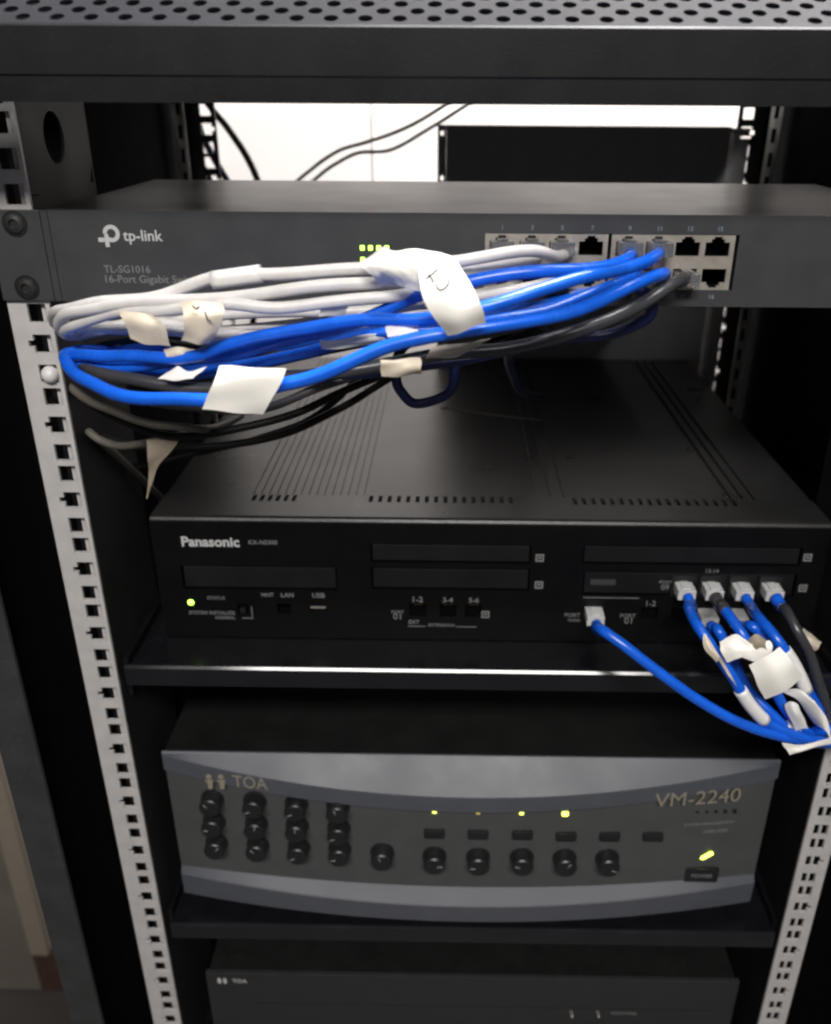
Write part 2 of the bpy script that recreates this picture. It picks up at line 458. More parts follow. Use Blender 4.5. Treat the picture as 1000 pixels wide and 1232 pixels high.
rack.part('ceiling_liner', MB().box(FX0+2, FX1-2, -12, 470, 92.5, 94), M['inner'])
for xa, xb in ((-54.0, -31.5), (496.5, 519.0)):
    rack.part('front_post', MB().box(xa, xb, -40, -37, FLOOR, 74.0, 0.8), M['post'])
for xa, xb in ((-52.5, -51.0), (516.0, 517.5)):
    rack.part('side_panel', MB().box(xa, xb, -36.5, 470, FLOOR, 74.0), M['inner'])
rack.part('base', MB().box(-50.5, 515.5, -7, 469, FLOOR, FLOOR+40), M['inner'])

# ------------------------------------------------------------------ blank panel on the rear rail
bp = Thing('blank_panel', 'tall dark blank panel fixed at the back right of the rack', 'panel', (330, 430, -262))
bpl = bp.part('panel_face', MB().box(206, 464, 429, 431, -262, 27.3, 0.5).box(206, 464, 431.05, 434.5, 24, 27.2), M['blank'])
bp.part('mounting_ear', MB().plate(198, 205.9, -262, 27.3, 430, 431.5, [(200.6, 203.6, 18.5, 22), (200.6, 203.6, -20, -16)]), M['blank'])
bp.part('mounting_ear', MB().plate(464.1, 482, -262, 26, 432.5, 434.5, [(474, 482, 15, 19)]), M['blank'])

# ------------------------------------------------------------------ shelves
def shelf(label, ztop, zlip, lip, x0=12.0, x1=452.0, scuff=False):
    t = Thing('rack_shelf', label, 'shelf', (232, 0, ztop), 'shelves in the rack')
    t.part('tray', MB().box(x0, x1, 4, 372, ztop-2, ztop, 0.4), M['shelf'])
    t.part('front_lip', MB().prism([(0, zlip-lip), (0, zlip-2.2), (0.25, zlip-1.75), (1.45, zlip-0.27), (2.1, zlip), (2.9, zlip), (3.6, zlip-0.6), (3.6, zlip-lip)], 'x', x0, x1), M['shelf_edge'])
    for xa, xb in ((x0-4.2, x0-0.2), (x1+0.2, x1+4.2)):
        t.part('side_bracket', MB().box(xa, xb, 8, 372, ztop-22, ztop+6), M['shelf'])
    return t
sh1 = shelf('glossy black shelf carrying the black phone system', -273.5, -268.0, 14.2)
sh2 = shelf('black shelf carrying the grey amplifier', -495.5, -494.3, 13.8)
sh3 = shelf('lowest black shelf carrying the unit at the bottom edge', -672, -671, 12)

# ------------------------------------------------------------------ network switch
sw = Thing('network_switch', 'dark grey sixteen-port network switch with patch cables plugged in', 'network switch', (232, 0, -44.4))
sw.part('housing', MB().box(12.5, 452.5, 12.02, 180, -43.6, -0.9, 0.3).plate(12.5, 452.5, -43.6, -0.9, 0.5, 12, [(226, 353.5, -38.5, -7.5)]), M['sw_top'])
# front plate with the opening for the port block
PX0, PX1, PZ0, PZ1 = 228.0, 351.5, -36.0, -9.7
fr = sw.part('front_panel', MB().plate(11.5, 453.5, -44.2, -0.6, -2.0, 0.4, [(PX0-.1, PX1+.1, PZ0-.1, PZ1+.1)]), M['sw_front'])
sw.part('seam_line', MB().box(14.8, 15.2, -2.12, -1.9, -44, -0.8), M['black'], fr)
for x0, x1, xc in ((-15.0, 11.2, 0.0), (453.8, 480.1, 465.1)):
    ear = sw.part('mounting_ear', MB().box(x0, x1, -2.4, -0.2, -44.2, -0.5, 0.5), M['sw_front'])
    for z in (-6.9, -37.6):
        sc = sw.part('screw', MB().lathe([(5.0, 0), (5.0, 0.7), (4.2, 1.6), (2.4, 2.1), (2.3, 2.1), (2.3, 0.9), (0.01, 0.9)], (xc+(-1.5 if xc < 1 else 0), -2.3, z), (0, -1, 0), 24), M['screw'], ear)
        sw.part('washer', MB().lathe([(6.2, 0), (6.2, 0.4), (5.2, 0.45)], (xc+(-1.5 if xc < 1 else 0), -2.35, z), (0, -1, 0), 24), M['black'], ear)
# port block: two metal frames of 4 x 2 ports
pitch_x = 14.55
def port_shape(cx, cz, up):
    s_ = 1 if up else -1
    def rc(w, a, b):
        z0, z1 = sorted((cz + s_*a, cz + s_*b)); return (cx-w/2, cx+w/2, z0, z1)
    return [rc(11.8, -4.2, 2.4), rc(6.4, 2.4, 3.9), rc(4.0, 3.9, 5.0)]
port_x = [228.0 + 2.2 + 6.1 + i*pitch_x + (3.6 if i > 3 else 0) for i in range(8)]
for g in range(2):
    xs = port_x[g*4:g*4+4]
    hs = []
    for x in xs: hs += port_shape(x, -15.6, True) + port_shape(x, -30.0, False)
    blk = sw.part('port_block', MB().plate(xs[0]-8.2, xs[3]+8.2, PZ0, PZ1, -1.6, 0.2, hs), M['silver'])
    for i, x in enumerate(xs):
        for z in (-15.6, -30.0):
            pc = MB().box(x-6.4, x+6.4, 9.5, 10.5, z-5.6, z+5.6)
            pc.box(x-6.6, x-6.05, 0.3, 10.4, z-5.6, z+5.6).box(x+6.05, x+6.6, 0.3, 10.4, z-5.6, z+5.6)
            pc.box(x-6.04, x+6.04, 0.3, 9.4, z-5.6, z-5.15).box(x-6.04, x+6.04, 0.3, 9.4, z+5.15, z+5.6)
            po = sw.part('port', pc, M['cavity'], blk)
    for i, x in enumerate(xs):
        n_ = (g*4+i)*2
        sw.text('lettering', str(n_+1), x, -2.02, -7.0, size=3.0, m=M['print_b'], align='CENTER', parent=fr)
        sw.text('lettering', str(n_+2), x, -2.02, -39.3, size=3.0, m=M['print_b'], align='CENTER', parent=fr)
# status lights
for r_, z in enumerate((-17.0, -22.6)):
    for c_ in range(4):
        sw.part('status_light', MB().box(166.9+c_*4.0, 168.9+c_*4.0, -2.5, -1.9, z-1.1, z+1.1, 0.2), M['led_g'], fr)
# printed mark and names
lg = MB()
def flat_ring(cx, cz, ro, ri, y, a0=0, a1=360, n=28):
    vs = []; fs = []
    for k in range(n+1):
        a = math.radians(a0 + (a1-a0)*k/n)
        for r in (ro, ri):
            for yy in (y, y-0.2): vs.append((cx+r*math.cos(a), yy, cz+r*math.sin(a)))
    for k in range(n):
        o = 4*k
        fs += [(o+1, o+5, o+7, o+3), (o, o+2, o+6, o+4), (o, o+4, o+5, o+1), (o+2, o+3, o+7, o+6)]
    fs += [(0, 1, 3, 2), (4*n, 4*n+2, 4*n+3, 4*n+1)]
    return vs, fs
lg.add(*flat_ring(45.0, -11.2, 4.1, 2.2, -2.0, -150, 180))
lg.box(41.4, 43.4, -2.22, -2.0, -17.6, -11.4)
lg.box(38.2, 41.2, -2.22, -2.0, -15.2, -13.2).box(43.6, 44.9, -2.22, -2.0, -15.2, -13.2)
sw.part('brand_mark', lg, M['print_w'], fr)
sw.text('lettering', 'tp-link', 50.6, -2.02, -12.3, width=19.4, m=M['print_w'], bold=0.012, parent=fr)
sw.text('lettering', 'TL-SG1016', 38.7, -2.02, -28.4, width=23, m=M['print_g'], parent=fr)
sw.text('lettering', '16-Port Gigabit Switch', 38.7, -2.02, -33.2, width=47, m=M['print_g'], parent=fr)

# ------------------------------------------------------------------ telephone system (black box on the upper shelf)
BX0, BX1, BY, BZ0, BZ1 = 25.5, 449.0, 42.0, -272.6, -185.4
px_ = Thing('phone_system', 'wide black telephone system box with vented top on the upper shelf', 'phone system', (237, 42, -273.4))
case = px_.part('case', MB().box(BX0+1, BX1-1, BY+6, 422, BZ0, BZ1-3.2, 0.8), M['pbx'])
# top cover: ribs and grooves running front to back, a row of slots along the front
grooves = []
for xg in (268.5, 277.0, 285.5): grooves.append((xg, 1.9))
for xg in (395.0, 402.5, 410.0): grooves.append((xg, 1.9))
xg = 84.0
while xg < 158: grooves.append((xg, 0.75)); xg += 5.2
grooves.sort()
prof = [(BX0+0.4, BZ1-3.1), (BX0+0.4, BZ1-1.2), (BX0+1.6, BZ1)]
for xg, w in grooves: prof += [(xg-w, BZ1), (xg-w*0.8, BZ1-w*1.1), (xg+w*0.8, BZ1-w*1.1), (xg+w, BZ1)]
prof += [(BX1-1.6, BZ1), (BX1-0.4, BZ1-1.2), (BX1-0.4, BZ1-3.1)]
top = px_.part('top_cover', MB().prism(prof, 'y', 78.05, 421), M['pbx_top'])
xs_ = [x for x in [84 + i*5.2 for i in range(6)]] + [160 + i*6.05 for i in range(16)] + [292 + i*6.05 for i in range(18)]
cuts = [(x, x+2.6) for x in xs_]
edge = BX0+0.5; comb = MB()
for a, b in cuts:
    comb.box(edge, a, 68, 78, BZ1-3.1, BZ1); edge = b
comb.box(edge, BX1-0.5, 68, 78, BZ1-3.1, BZ1)
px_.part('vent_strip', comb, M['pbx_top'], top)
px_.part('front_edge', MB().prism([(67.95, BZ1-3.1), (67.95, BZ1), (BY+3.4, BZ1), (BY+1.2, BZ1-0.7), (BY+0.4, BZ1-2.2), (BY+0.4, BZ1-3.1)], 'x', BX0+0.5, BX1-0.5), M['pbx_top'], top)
# front panel with recessed expansion-slot covers and sockets
slots = [(41.6, 141, -236.6, -219.6), (163, 264, -215.6, -202.4), (163, 264, -235.2, -219.6),
         (296.5, 433, -215.0, -202.0), (298, 433, -237.5, -220.5)]
Z_J = -250.0
jacks = [(187.0, 198.0), (206.6, 217.6), (223.2, 234.2), (300.5, 312.5), (337.0, 348.0), (357.0, 368.0), (373.5, 384.5), (392.5, 403.5)]
jz0, jz1 = Z_J-5, Z_J+4
holes = slots + [(a, b, jz0, jz1) for a, b in jacks]
holes += [(101, 110, jz0+0.5, jz1-1), (121.5, 133.5, Z_J-1.5, Z_J+2.0), (75, 82, Z_J-5, Z_J+2)]
for cx in (362.5, 379.0, 397.5, 416.5): pass
fp = px_.part('front_panel', MB().plate(BX0, BX1, BZ0, BZ1-3.2, BY, BY+3.5, holes), M['pbx'])
px_.part('front_backing', MB().box(BX0+2, BX1-2, BY+5.2, BY+5.9, BZ0+1, BZ1-4), M['cavity'], fp)
for i, (a, b, z0, z1) in enumerate(slots):
    px_.part('slot_cover', MB().box(a+1.0, b-1.0, BY+1.2, BY+3.0, z0+1.0, z1-1.0, 0.4), M['pbx_slot'], fp)
upper = [362.0, 379.4, 398.2, 417.0]
for cx in upper:
    px_.part('socket', MB().plate(cx-7.6, cx+7.6, -237.4, -222.0, BY-0.6, BY+1.1, [(cx-5.9, cx+5.9, -235.4, -226)]), M['black'], fp)
for a, b in jacks:
    sk = px_.part('socket', MB().box(a-0.2, b+0.2, BY+3.6, BY+5.1, jz0-0.2, jz1+0.2), M['cavity'], fp)
    px_.part('contact_strip', MB().box(a+2.5, b-2.5, BY+2.4, BY+3.5, jz1-1.6, jz1-1.0), M['gold'], sk)
px_.part('usb_tongue', MB().box(122.5, 132.5, BY+0.6, BY+3.4, Z_J-0.3, Z_J+0.8), M['silver'], fp)
px_.part('slide_switch', MB().box(76.5, 80.5, BY-1.0, BY+3.3, Z_J-4, Z_J-0.5, 0.3), M['black'], fp)
px_.part('status_light', MB().lathe([(2.0, 0), (1.9, 0.5), (1.0, 0.9), (0.05, 1.0)], (45.0, BY+0.02, -246.6), (0, -1, 0), 16, crisp=False), M['led_g'], fp)
yt = BY-0.02
L = lambda b, x, z, w, m='print_g', bo=0.0: px_.text('lettering', b, x, yt, z, width=w, m=M[m], bold=bo, parent=fp)
px_.text('lettering', 'Panasonic', 44.2, yt, -202.6, width=36.5, m=M['print_w'], bold=0.03, parent=fp)
L('KX-NS300', 86.5, -202.4, 18, 'print_g', 0.01)
L('STATUS', 56.0, -243.2, 11.5)
L('SYSTEM INITIALIZE', 43.0, -254.4, 30, 'print_g', 0.01)
L('NORMAL', 60.0, -258.0, 13, 'print_g', 0.01)
L('MNT', 91.5, -240.4, 8, 'print_g', 0.01); L('LAN', 104.2, -240.4, 8, 'print_g', 0.01); L('USB', 124.5, -240.4, 8, 'print_g', 0.01)
for x, s_ in ((189.4, '1-2'), (208.8, '3-4'), (225.6, '5-6')): L(s_, x, -242.6, 6.4, 'print_g', 0.01)
L('EXT', 186.5, -259.6, 7, 'print_g', 0.01); L('EXTENSIONS', 199.5, -261.6, 17, 'print_g', 0.01)
L('PORT', 175.5, -252.0, 8, 'print_g'); L('01', 176.5, -255.5, 5, 'print_g')
L('PORT', 288.0, -252.8, 10, 'print_g'); L('WAN', 290.0, -256.6, 8, 'print_g')
L('PORT', 324.0, -252.8, 10, 'print_g'); L('01', 327.0, -256.6, 5, 'print_g'); L('1-2', 340, -243.4, 6, 'print_g')
L('PORT', 346.5, -227.5, 8, 'print_g'); L('09', 348.0, -231.2, 5, 'print_g'); L('13-14', 375.0, -219.0, 8, 'print_g')
ln = MB()
for a, b, z in ((186, 197.5, -262.6), (217.5, 231, -262.6), (299, 335, -239.3)): ln.box(a, b, yt-0.15, yt+0.0, z-0.25, z+0.25)
ln.box(77.5, 84.5, yt-0.15, yt, -258.3, -257.8).box(84.0, 84.5, yt-0.15, yt, -257.7, -249)
px_.part('printed_line', ln, M['print_g'], fp)
for x, z in ((269.5, -211.0), (270.0, -230.5), (236.5, -253.0), (437.0, -208.5), (438.0, -230.5)):
    ic = MB(); ic.box(x-2.6, x+2.6, yt-0.15, yt, z-2.6, z-1.6).box(x-2.6, x+2.6, yt-0.15, yt, z+1.6, z+2.6)
    ic.box(x-2.6, x-1.6, yt-0.15, yt, z-1.5, z+1.5).box(x+1.6, x+2.6, yt-0.15, yt, z-1.5, z+1.5).box(x-0.9, x+0.9, yt-0.15, yt, z-0.6, z+0.9)
    px_.part('slot_symbol', ic, M['print_g'], fp)
px_.part('serial_plate', MB().box(303, 319, BY+0.9, BY+1.3, -230.5, -226.5), M['sw_front'], fp)

# ------------------------------------------------------------------ amplifier
am = Thing('amplifier', 'grey amplifier with bowed front, black knobs and glowing lamps', 'amplifier', (228, 30, -495.4))
AX0, AX1, AY, AT, AB = 18.5, 438.0, 20.0, -352.0, -485.0
am.part('case', MB().box(AX0+4, AX1-4, AY+16.2, 330, AB+2, AT-4.1, 1.0), M['amp_case'])
am.part('lid', MB().box(AX0+1, AX1-1, AY+2.3, 331, AT-4.0, AT-0.7, 0.4), M['amp_case'])
for x in (60, 396):
    for y in (70, 300): am.part('foot', MB().lathe([(11, 0), (12, 2), (12, 11.2)], (x, y, -495.4), (0, 0, 1), 18), M['black'])
def bulge(x):
    u = (x-AX0)/(AX1-AX0); return 18.5*(1-(2*u-1)**2)
def panel_y(x): return AY + 3.0 - 0.8*bulge(x)
NS = 64
def sweep(fn, m, name, parent=None, smooth=True):
    """sections across the width; fn(x) gives the open profile (y,z); closed at the back"""
    mb = MB(); secs = []
    for i in range(NS+1):
        x = AX0 + (AX1-AX0)*i/NS; secs.append([(x, y, z) for y, z in fn(x)])
    n = len(secs[0]); vs = [p for s_ in secs for p in s_]
    for k in range(n):                       # every strip its own vertices: crisp edges, smooth along the width
        a = []; 
        for s_ in secs: a += [s_[k], s_[(k+1) % n]]
        mb.add(a, [(2*i, 2*i+2, 2*i+3, 2*i+1) for i in range(NS)], smooth)
    mb.add(secs[0], [tuple(range(n))]); mb.add(secs[-1], [tuple(range(n))])
    return am.part(name, mb, m, parent)
def top_band(x):
    b = bulge(x); y1, z1 = AY-0.92*b, AT-1.0*b-2
    return [(AY+2.2, AT), (AY+0.8, AT), (AY, AT-0.8), (y1, z1), (y1-0.2, z1-1.0), (y1-0.2, z1-13.0), (y1+0.6, z1-13.8), (AY+16, z1-13.8)]
def lower_rim(x):
    b = bulge(x); zl = -460.5 - 0.10*b
    return [(AY+16, zl+1.0), (AY+3-0.75*b, zl+1.0), (AY+0.6-1.2*b, zl-3.5-0.15*b), (AY-1.2*b, zl-4.3-0.15*b), (AY-1.2*b+0.2, AB+0.8), (AY-1.2*b+1.2, AB), (AY+16, AB)]
def ctrl(x):
    b = bulge(x); z1 = AT-1.0*b-15.85; y = panel_y(x)
    return [(AY+15.5, z1), (y, z1), (y, -459.0-0.10*b), (AY+15.5, -459.0-0.10*b)]
face = sweep(top_band, M['amp'], 'upper_band')
rim = sweep(lower_rim, M['amp'], 'lower_rim')
pan = sweep(ctrl, M['amp_panel'], 'control_panel')
def knob(pt, r=6.2, ln_=11.0):
    x, y, z = pt; y = panel_y(x)
    k_ = am.part('knob', MB().lathe([(r+0.9, 0.05), (r+0.8, 1.4), (r, 1.6), (r*0.96, ln_-0.9), (r*0.86, ln_), (0.05, ln_+0.1)], (x, y, z), (0, -1, 0), 24), M['knob'], pan)
    a = random.uniform(-2.2, 2.2); sx, cz = math.sin(a), math.cos(a); yy = y-ln_-0.15
    am.part('pointer', MB().tube([(x+sx*r*q, yy, z+cz*r*q) for q in (0.25, 0.5, 0.75)], 0.45, 6), M['print_g'], k_)
for x, ys in ((257, (957, 983, 1009)), (308, (957, 984, 1010)), (358.5, (960, 986, 1011)), (408.5, (962, 987, 1012))):
    pass
for pt in ((49.9, 20.0, -391.1), (49.0, 20.0, -411.0), (48.7, 20.0, -431.5), (80.2, 18.0, -389.4), (79.7, 18.0, -409.3), (79.1, 18.0, -429.7), (109.5, 16.0, -388.5), (108.8, 16.0, -408.3), (108.7, 16.0, -428.7), (138.4, 15.0, -388.5), (138.1, 15.0, -408.3), (137.9, 15.0, -427.8)): knob(pt, 7.5)
knob((168.0, 14.0, -429.4), 7.8)
for pt in ((204.6, 14.0, -431.0), (235.3, 14.0, -431.2), (266.0, 14.0, -431.3), (296.2, 15.0, -432.5), (326.5, 16.0, -433.7)): knob(pt, 7.8)
for pt in ((204.5, 14.0, -409.1), (234.8, 14.0, -409.2), (265.5, 14.0, -409.4), (295.9, 15.0, -411.3), (326.4, 16.0, -412.5), (357.1, 17.0, -414.4)):
    x, y, z = pt; y = panel_y(x)
    am.part('push_button', MB().box(x-7.2, x+7.2, y-3.2, y+0.5, z-3.6, z+3.6, 1.5), M['knob'], pan)
for i, pt in enumerate(((204.5, 14.0, -390.0), (234.3, 14.0, -390.2), (264.1, 14.0, -390.4), (294.0, 15.0, -391.5))):
    x, y, z = pt; y = panel_y(x)
    am.part('indicator_light', MB().box(x-1.3-(i == 3)*0.8, x+1.3+(i == 3)*0.8, y-0.8, y+0.2, z-1.2-(i == 3)*0.5, z+1.2+(i == 3)*0.5, 0.3), M['led_y'] if i in (0, 2, 3) else M['led_dim'], pan)
x, y, z = (399.1, 19.0, -436.9); y = panel_y(x)
am.part('power_light', MB().prism([(x-4.2, z-3.0), (x-2.4, z-3.4), (x+4.2, z+2.0), (x+3.6, z+3.6), (x+1.8, z+3.4), (x-4.4, z-1.2)], 'y', y-0.9, y+0.1), M['led_y'], pan)
x, y, z = (397.2, 19.0, -454.1); y = panel_y(x)
pwb = am.part('power_button', MB().box(x-12, x+12, y-2.6, y+0.5, z-6.5, z+6.5, 1.0), M['knob'], pan)
am.text('lettering', 'POWER', x, y-2.62, z, width=15, m=M['print_g'], align='CENTER', parent=pwb)
def band_y(x): return AY - 0.92*bulge(x) - 0.2
def amp_text(body, pa, width, m, bold=0.0, size=None, surf=panel_y):
    """letters one by one so that they follow the bowed panel"""
    return am.text('lettering', body, pa[0], 0, pa[2], surf=surf, width=width, size=size, m=m, bold=bold, parent=face if surf is band_y else pan)
tx = (67.1, 17.0, -370.2)
amp_text('TOA', tx, 24, M['print_gold'], 0.0, 14.5, band_y)
em = MB(); ex, ey, ez = (48.9, 19.0, -370.8); ey = band_y(ex+8)-0.9
for sx in (0, 8.2):
    em.lathe([(2.1, 0), (2.1, 0.3)], (ex+sx+2, ey, ez+4.2), (0, -1, 0), 14)
    em.prism([(ex+sx-1.2, ez+1.2), (ex+sx+5.0, ez+1.8), (ex+sx+4.2, ez-1.0), (ex+sx+3.6, ez-6.5), (ex+sx+0.8, ez-6.5), (ex+sx+0.6, ez-1.4)], 'y', ey-0.3, ey)
am.part('brand_mark', em, M['print_gold'], face)
amp_text('VM-2240', (353.7, 17.0, -378.8), 60, M['print_gold'], 0.0, 17, band_y)
for i in range(5):
    x, y, z = (386.5, 19.0, -395.0); am.part('indent', MB().box(x+i*6.6-1, x+i*6.6+1, panel_y(x+i*6.6)-0.4, panel_y(x)+0.2, z-1, z+1, 0.2), M['black'], pan)
amp_text('SYSTEM MANAGEMENT', (378.7, 19.0, -406.6), 36, M['print_g'])
amp_text('AMPLIFIER', (393.1, 19.0, -414.1), 18, M['print_g'])

# ------------------------------------------------------------------ the unit at the bottom edge
un = Thing('audio_unit', 'flat dark grey audio unit at the bottom edge of the picture', 'audio unit', (234, 20, -671.9))
un.part('case', MB().box(26, 442, 24, 320, -671.8, -573.5, 1), M['amp_case'])
uf = un.part('front_panel', MB().box(24.4, 444, 20, 23.9, -671.0, -572.0, 0.6), M['unit'])
un.part('panel_groove', MB().box(60, 430, 19.8, 20.1, -606.5, -605.7), M['black'], uf)
un.text('lettering', 'TOA', 45.0, 19.98, -580.9, width=11.5, m=M['print_w'], bold=0.01, parent=uf)
em = MB()
for sx in (0, 4.4):
    em.lathe([(1.1, 0), (1.1, 0.2)], (34.6+sx, 19.98, -578.6), (0, -1, 0), 12)
    em.prism([(33.0+sx, -580.0), (36.3+sx, -579.8), (35.8+sx, -583.6), (33.9+sx, -583.6)], 'y', 19.78, 19.98)
un.part('brand_mark', em, M['print_w'], uf)
for pt in ((314.6, 20.0, -610.2), (335.9, 20.0, -609.7)):
    un.part('toggle', MB().lathe([(1.6, 0), (1.4, 3), (0.9, 7), (0.05, 7.4)], pt, (0, -0.9, 0.35), 12), M['silver'], uf)
un.text('lettering', 'MONITOR', (347.3, 20.0, -611.4)[0], 19.98, (347.3, 20.0, -611.4)[2], width=20, m=M['print_g'], parent=uf)

# ------------------------------------------------------------------ cables
def frame_at(path, i):
    a, b = Vector(path[max(i-1, 0)]), Vector(path[min(i+1, len(path)-1)]); return (b-a).normalized()
def cable(name, label, pts, r, m, group=None, plug=None, cat='cable', res=9, boot=None, sleeves=(), boot_len=5, wave=1.4, plug_mat='plug_clear'):
    path = spline(pts, res)
    ph = [random.uniform(0, 6.28) for _ in range(6)]; n_ = len(path)
    for k in range(n_):                               # slight unevenness of a hand-bent cable
        e = min(1.0, k/25, (n_-1-k)/25)*wave; q = k*0.16
        path[k] = (path[k][0] + e*0.5*math.sin(q*0.9+ph[0]), path[k][1] + e*math.sin(q*0.7+ph[1])*0.8, path[k][2] + e*(0.7*math.sin(q+ph[2]) + 0.4*math.sin(q*2.3+ph[3])))
    t = Thing(name, label, cat, pts[0], group)
    t.path = path; t.r = r
    t.jacket = t.part('jacket', MB().tube(path, r, 14), m)
    if plug:
        x, y, z = plug
        pl = t.part('plug', MB().box(x-5.6, x+5.6, y-10, y+7, z-3.4, z+3.2, 0.5).box(x-2.6, x+2.6, y-8, y+6, z+3.4, z+4.2, 0.1), M[plug_mat])
        t.part('contacts', MB().box(x-4.2, x+4.2, y+2, y+7.2, z-4.0, z-2.6), M['gold'], pl)
    if boot:
        t.part('boot', MB().tube(path[:boot_len], r*1.35, 14, r*1.12), boot)
    for a, b, mm in sleeves:
        i0, i1 = int(a*(len(path)-1)), int(b*(len(path)-1))
        t.part('sleeve_label', MB().tube(path[i0:i1+1], r+0.75, 14), mm)
    return t
def paper(t, rows, name='paper_flag', m='paper', th=0.3, wob=0.0, label=None, res=5):
    return t.part(name, MB().sheet(rows, th, res, wob), M[m], t.jacket, label)
def wrap(t, c, ax, r, w, name='tape_wrap', m='tape'):
    """band of tape wound round a bundle"""
    ax = Vector(ax).normalized(); c = Vector(c)
    path = [tuple(c + ax*(w*(k/6-0.5))) for k in range(7)]
    return t.part(name, MB().tube(path, r, 20), M[m], t.jacket)

GW = 'white network cables in the bundle'
w1 = cable('network_cable', 'topmost white cable of the bundle, ending at a switch port', [
    (272.0, 2.0, -17.5), (262.7, -16.0, -18.4), (248.2, -36.0, -13.1), (217.8, -54.0, -12.8), (178.3, -60.0, -16.7), (142.1, -60.0, -19.8), (110.5, -58.0, -22.9), (81.3, -55.0, -29.8), (53.6, -52.0, -33.6), (35.3, -44.0, -38.8), (22.5, -30.0, -46.2), (18.5, -18.0, -52.6), (31.7, -12.0, -54.3), (69.7, -12.0, -51.0), (124.4, -14.0, -47.2), (186.1, -14.0, -44.2), (235.2, -10.0, -39.8), (252.2, 0.0, -35.5)], 2.75, M['white'], GW,
    plug=(port_x[2], -1.6, -15.6))
w2 = cable('network_cable', 'white cable running just below the topmost white one', [
    (255.6, 2.0, -19.2), (249.9, -18.0, -19.3), (233.1, -40.0, -17.7), (203.3, -56.0, -21.4), (171.0, -62.0, -23.7), (135.0, -64.0, -26.9), (94.3, -62.0, -30.1), (63.1, -58.0, -33.7), (40.4, -50.0, -40.1), (26.4, -36.0, -48.8), (25.5, -24.0, -54.4), (41.0, -14.0, -52.9), (78.4, -12.0, -48.1), (124.2, -12.0, -45.2), (165.5, -12.0, -43.2), (218.8, -8.0, -38.3), (243.9, 0.0, -35.5)], 2.75, M['white'], GW,
    plug=(port_x[1], -1.6, -15.6))
w3 = cable('network_cable', 'lowest white cable of the bundle, above the blue ones', [
    (240.0, 2.0, -19.4), (234.1, -20.0, -19.9), (221.8, -44.0, -21.9), (196.2, -60.0, -27.1), (167.6, -66.0, -30.1), (139.0, -68.0, -31.3), (113.8, -68.0, -31.2), (86.3, -62.0, -35.6), (61.3, -55.0, -38.8), (37.2, -44.0, -45.3), (26.4, -30.0, -53.4), (32.6, -22.0, -56.1), (63.7, -20.0, -52.1), (89.3, -24.0, -52.2), (113.9, -26.0, -54.3), (153.8, -22.0, -55.8), (202.5, -14.0, -44.1), (231.5, 0.0, -38.5)], 2.75, M['white'], GW,
    plug=(port_x[0], -1.6, -15.6))
GB = 'blue network cables in the bundle'
b1 = cable('network_cable', 'uppermost blue cable of the bundle under the white cables', [
    (297.4, 2.0, -17.3), (296.6, -20.0, -17.1), (283.0, -44.0, -16.3), (253.5, -62.0, -17.5), (224.9, -66.0, -20.5), (198.8, -64.0, -28.5), (170.5, -62.0, -38.5), (140.2, -60.0, -48.1), (109.0, -58.0, -56.5), (80.6, -54.0, -61.8), (55.8, -50.0, -63.9), (37.8, -44.0, -65.0), (27.5, -34.0, -65.3), (30.3, -24.0, -64.7), (62.1, -20.0, -63.7), (112.3, -20.0, -58.3), (174.0, -18.0, -51.6), (235.4, -12.0, -46.7), (269.3, 0.0, -41.5)], 2.85, M['blue'], GB,
    plug=(port_x[4], -1.6, -15.6))
b2 = cable('network_cable', 'blue cable arching highest at the right end of the bundle', [
    (312.9, 2.0, -17.2), (309.1, -20.0, -16.2), (297.2, -48.0, -14.1), (273.6, -70.0, -16.9), (248.6, -80.0, -22.4), (224.6, -84.0, -29.7), (200.4, -80.0, -32.8), (171.8, -74.0, -35.8), (142.2, -70.0, -42.0), (115.6, -68.0, -50.1), (91.7, -64.0, -55.9), (62.7, -56.0, -57.1), (42.2, -48.0, -59.1), (28.2, -36.0, -65.6), (27.9, -26.0, -73.4), (61.1, -22.0, -75.9), (111.6, -22.0, -71.2), (174.0, -20.0, -58.5), (251.7, -12.0, -45.3), (277.4, 0.0, -38.1)], 2.85, M['blue'], GB,
    plug=(port_x[5], -1.6, -15.6))
b3 = cable('network_cable', 'lowest blue cable looping round the left end of the bundle', [
    (314.4, 2.0, -30.8), (312.8, -22.0, -25.0), (297.8, -48.0, -23.5), (267.6, -70.0, -29.5), (238.7, -82.0, -34.8), (210.9, -88.0, -38.5), (183.2, -88.0, -46.4), (154.8, -88.0, -56.0), (132.7, -86.0, -62.6), (110.2, -84.0, -68.7), (86.9, -80.0, -71.3), (63.1, -74.0, -70.0), (45.1, -64.0, -66.3), (32.5, -50.0, -63.3), (30.2, -36.0, -63.2), (51.8, -28.0, -67.6), (88.6, -28.0, -68.0), (134.0, -28.0, -61.0), (186.6, -24.0, -51.3), (251.7, -12.0, -44.1), (285.6, 0.0, -37.2)], 3.05, M['blue'], GB,
    plug=(port_x[5], -1.6, -30.0))
g1 = cable('network_cable', 'dark grey cable beneath the blue ones, from the lower port row', [
    (328.5, 2.0, -30.3), (320.2, -22.0, -28.0), (297.8, -44.0, -34.6), (270.5, -56.0, -43.4), (237.0, -60.0, -51.0), (203.5, -60.0, -56.6), (165.7, -60.0, -62.4), (127.4, -60.0, -67.4), (92.2, -58.0, -70.7), (60.2, -54.0, -69.1), (40.2, -46.0, -66.8), (29.6, -34.0, -67.0), (36.2, -22.0, -74.4), (84.2, -16.0, -80.0), (160.0, -12.0, -78.7), (219.4, -8.0, -69.7), (256.1, 30.0, -65.6), (275.0, 120.0, -84.3)], 3.0, M['grey'],
    None, plug=(port_x[6], -1.6, -30.0))
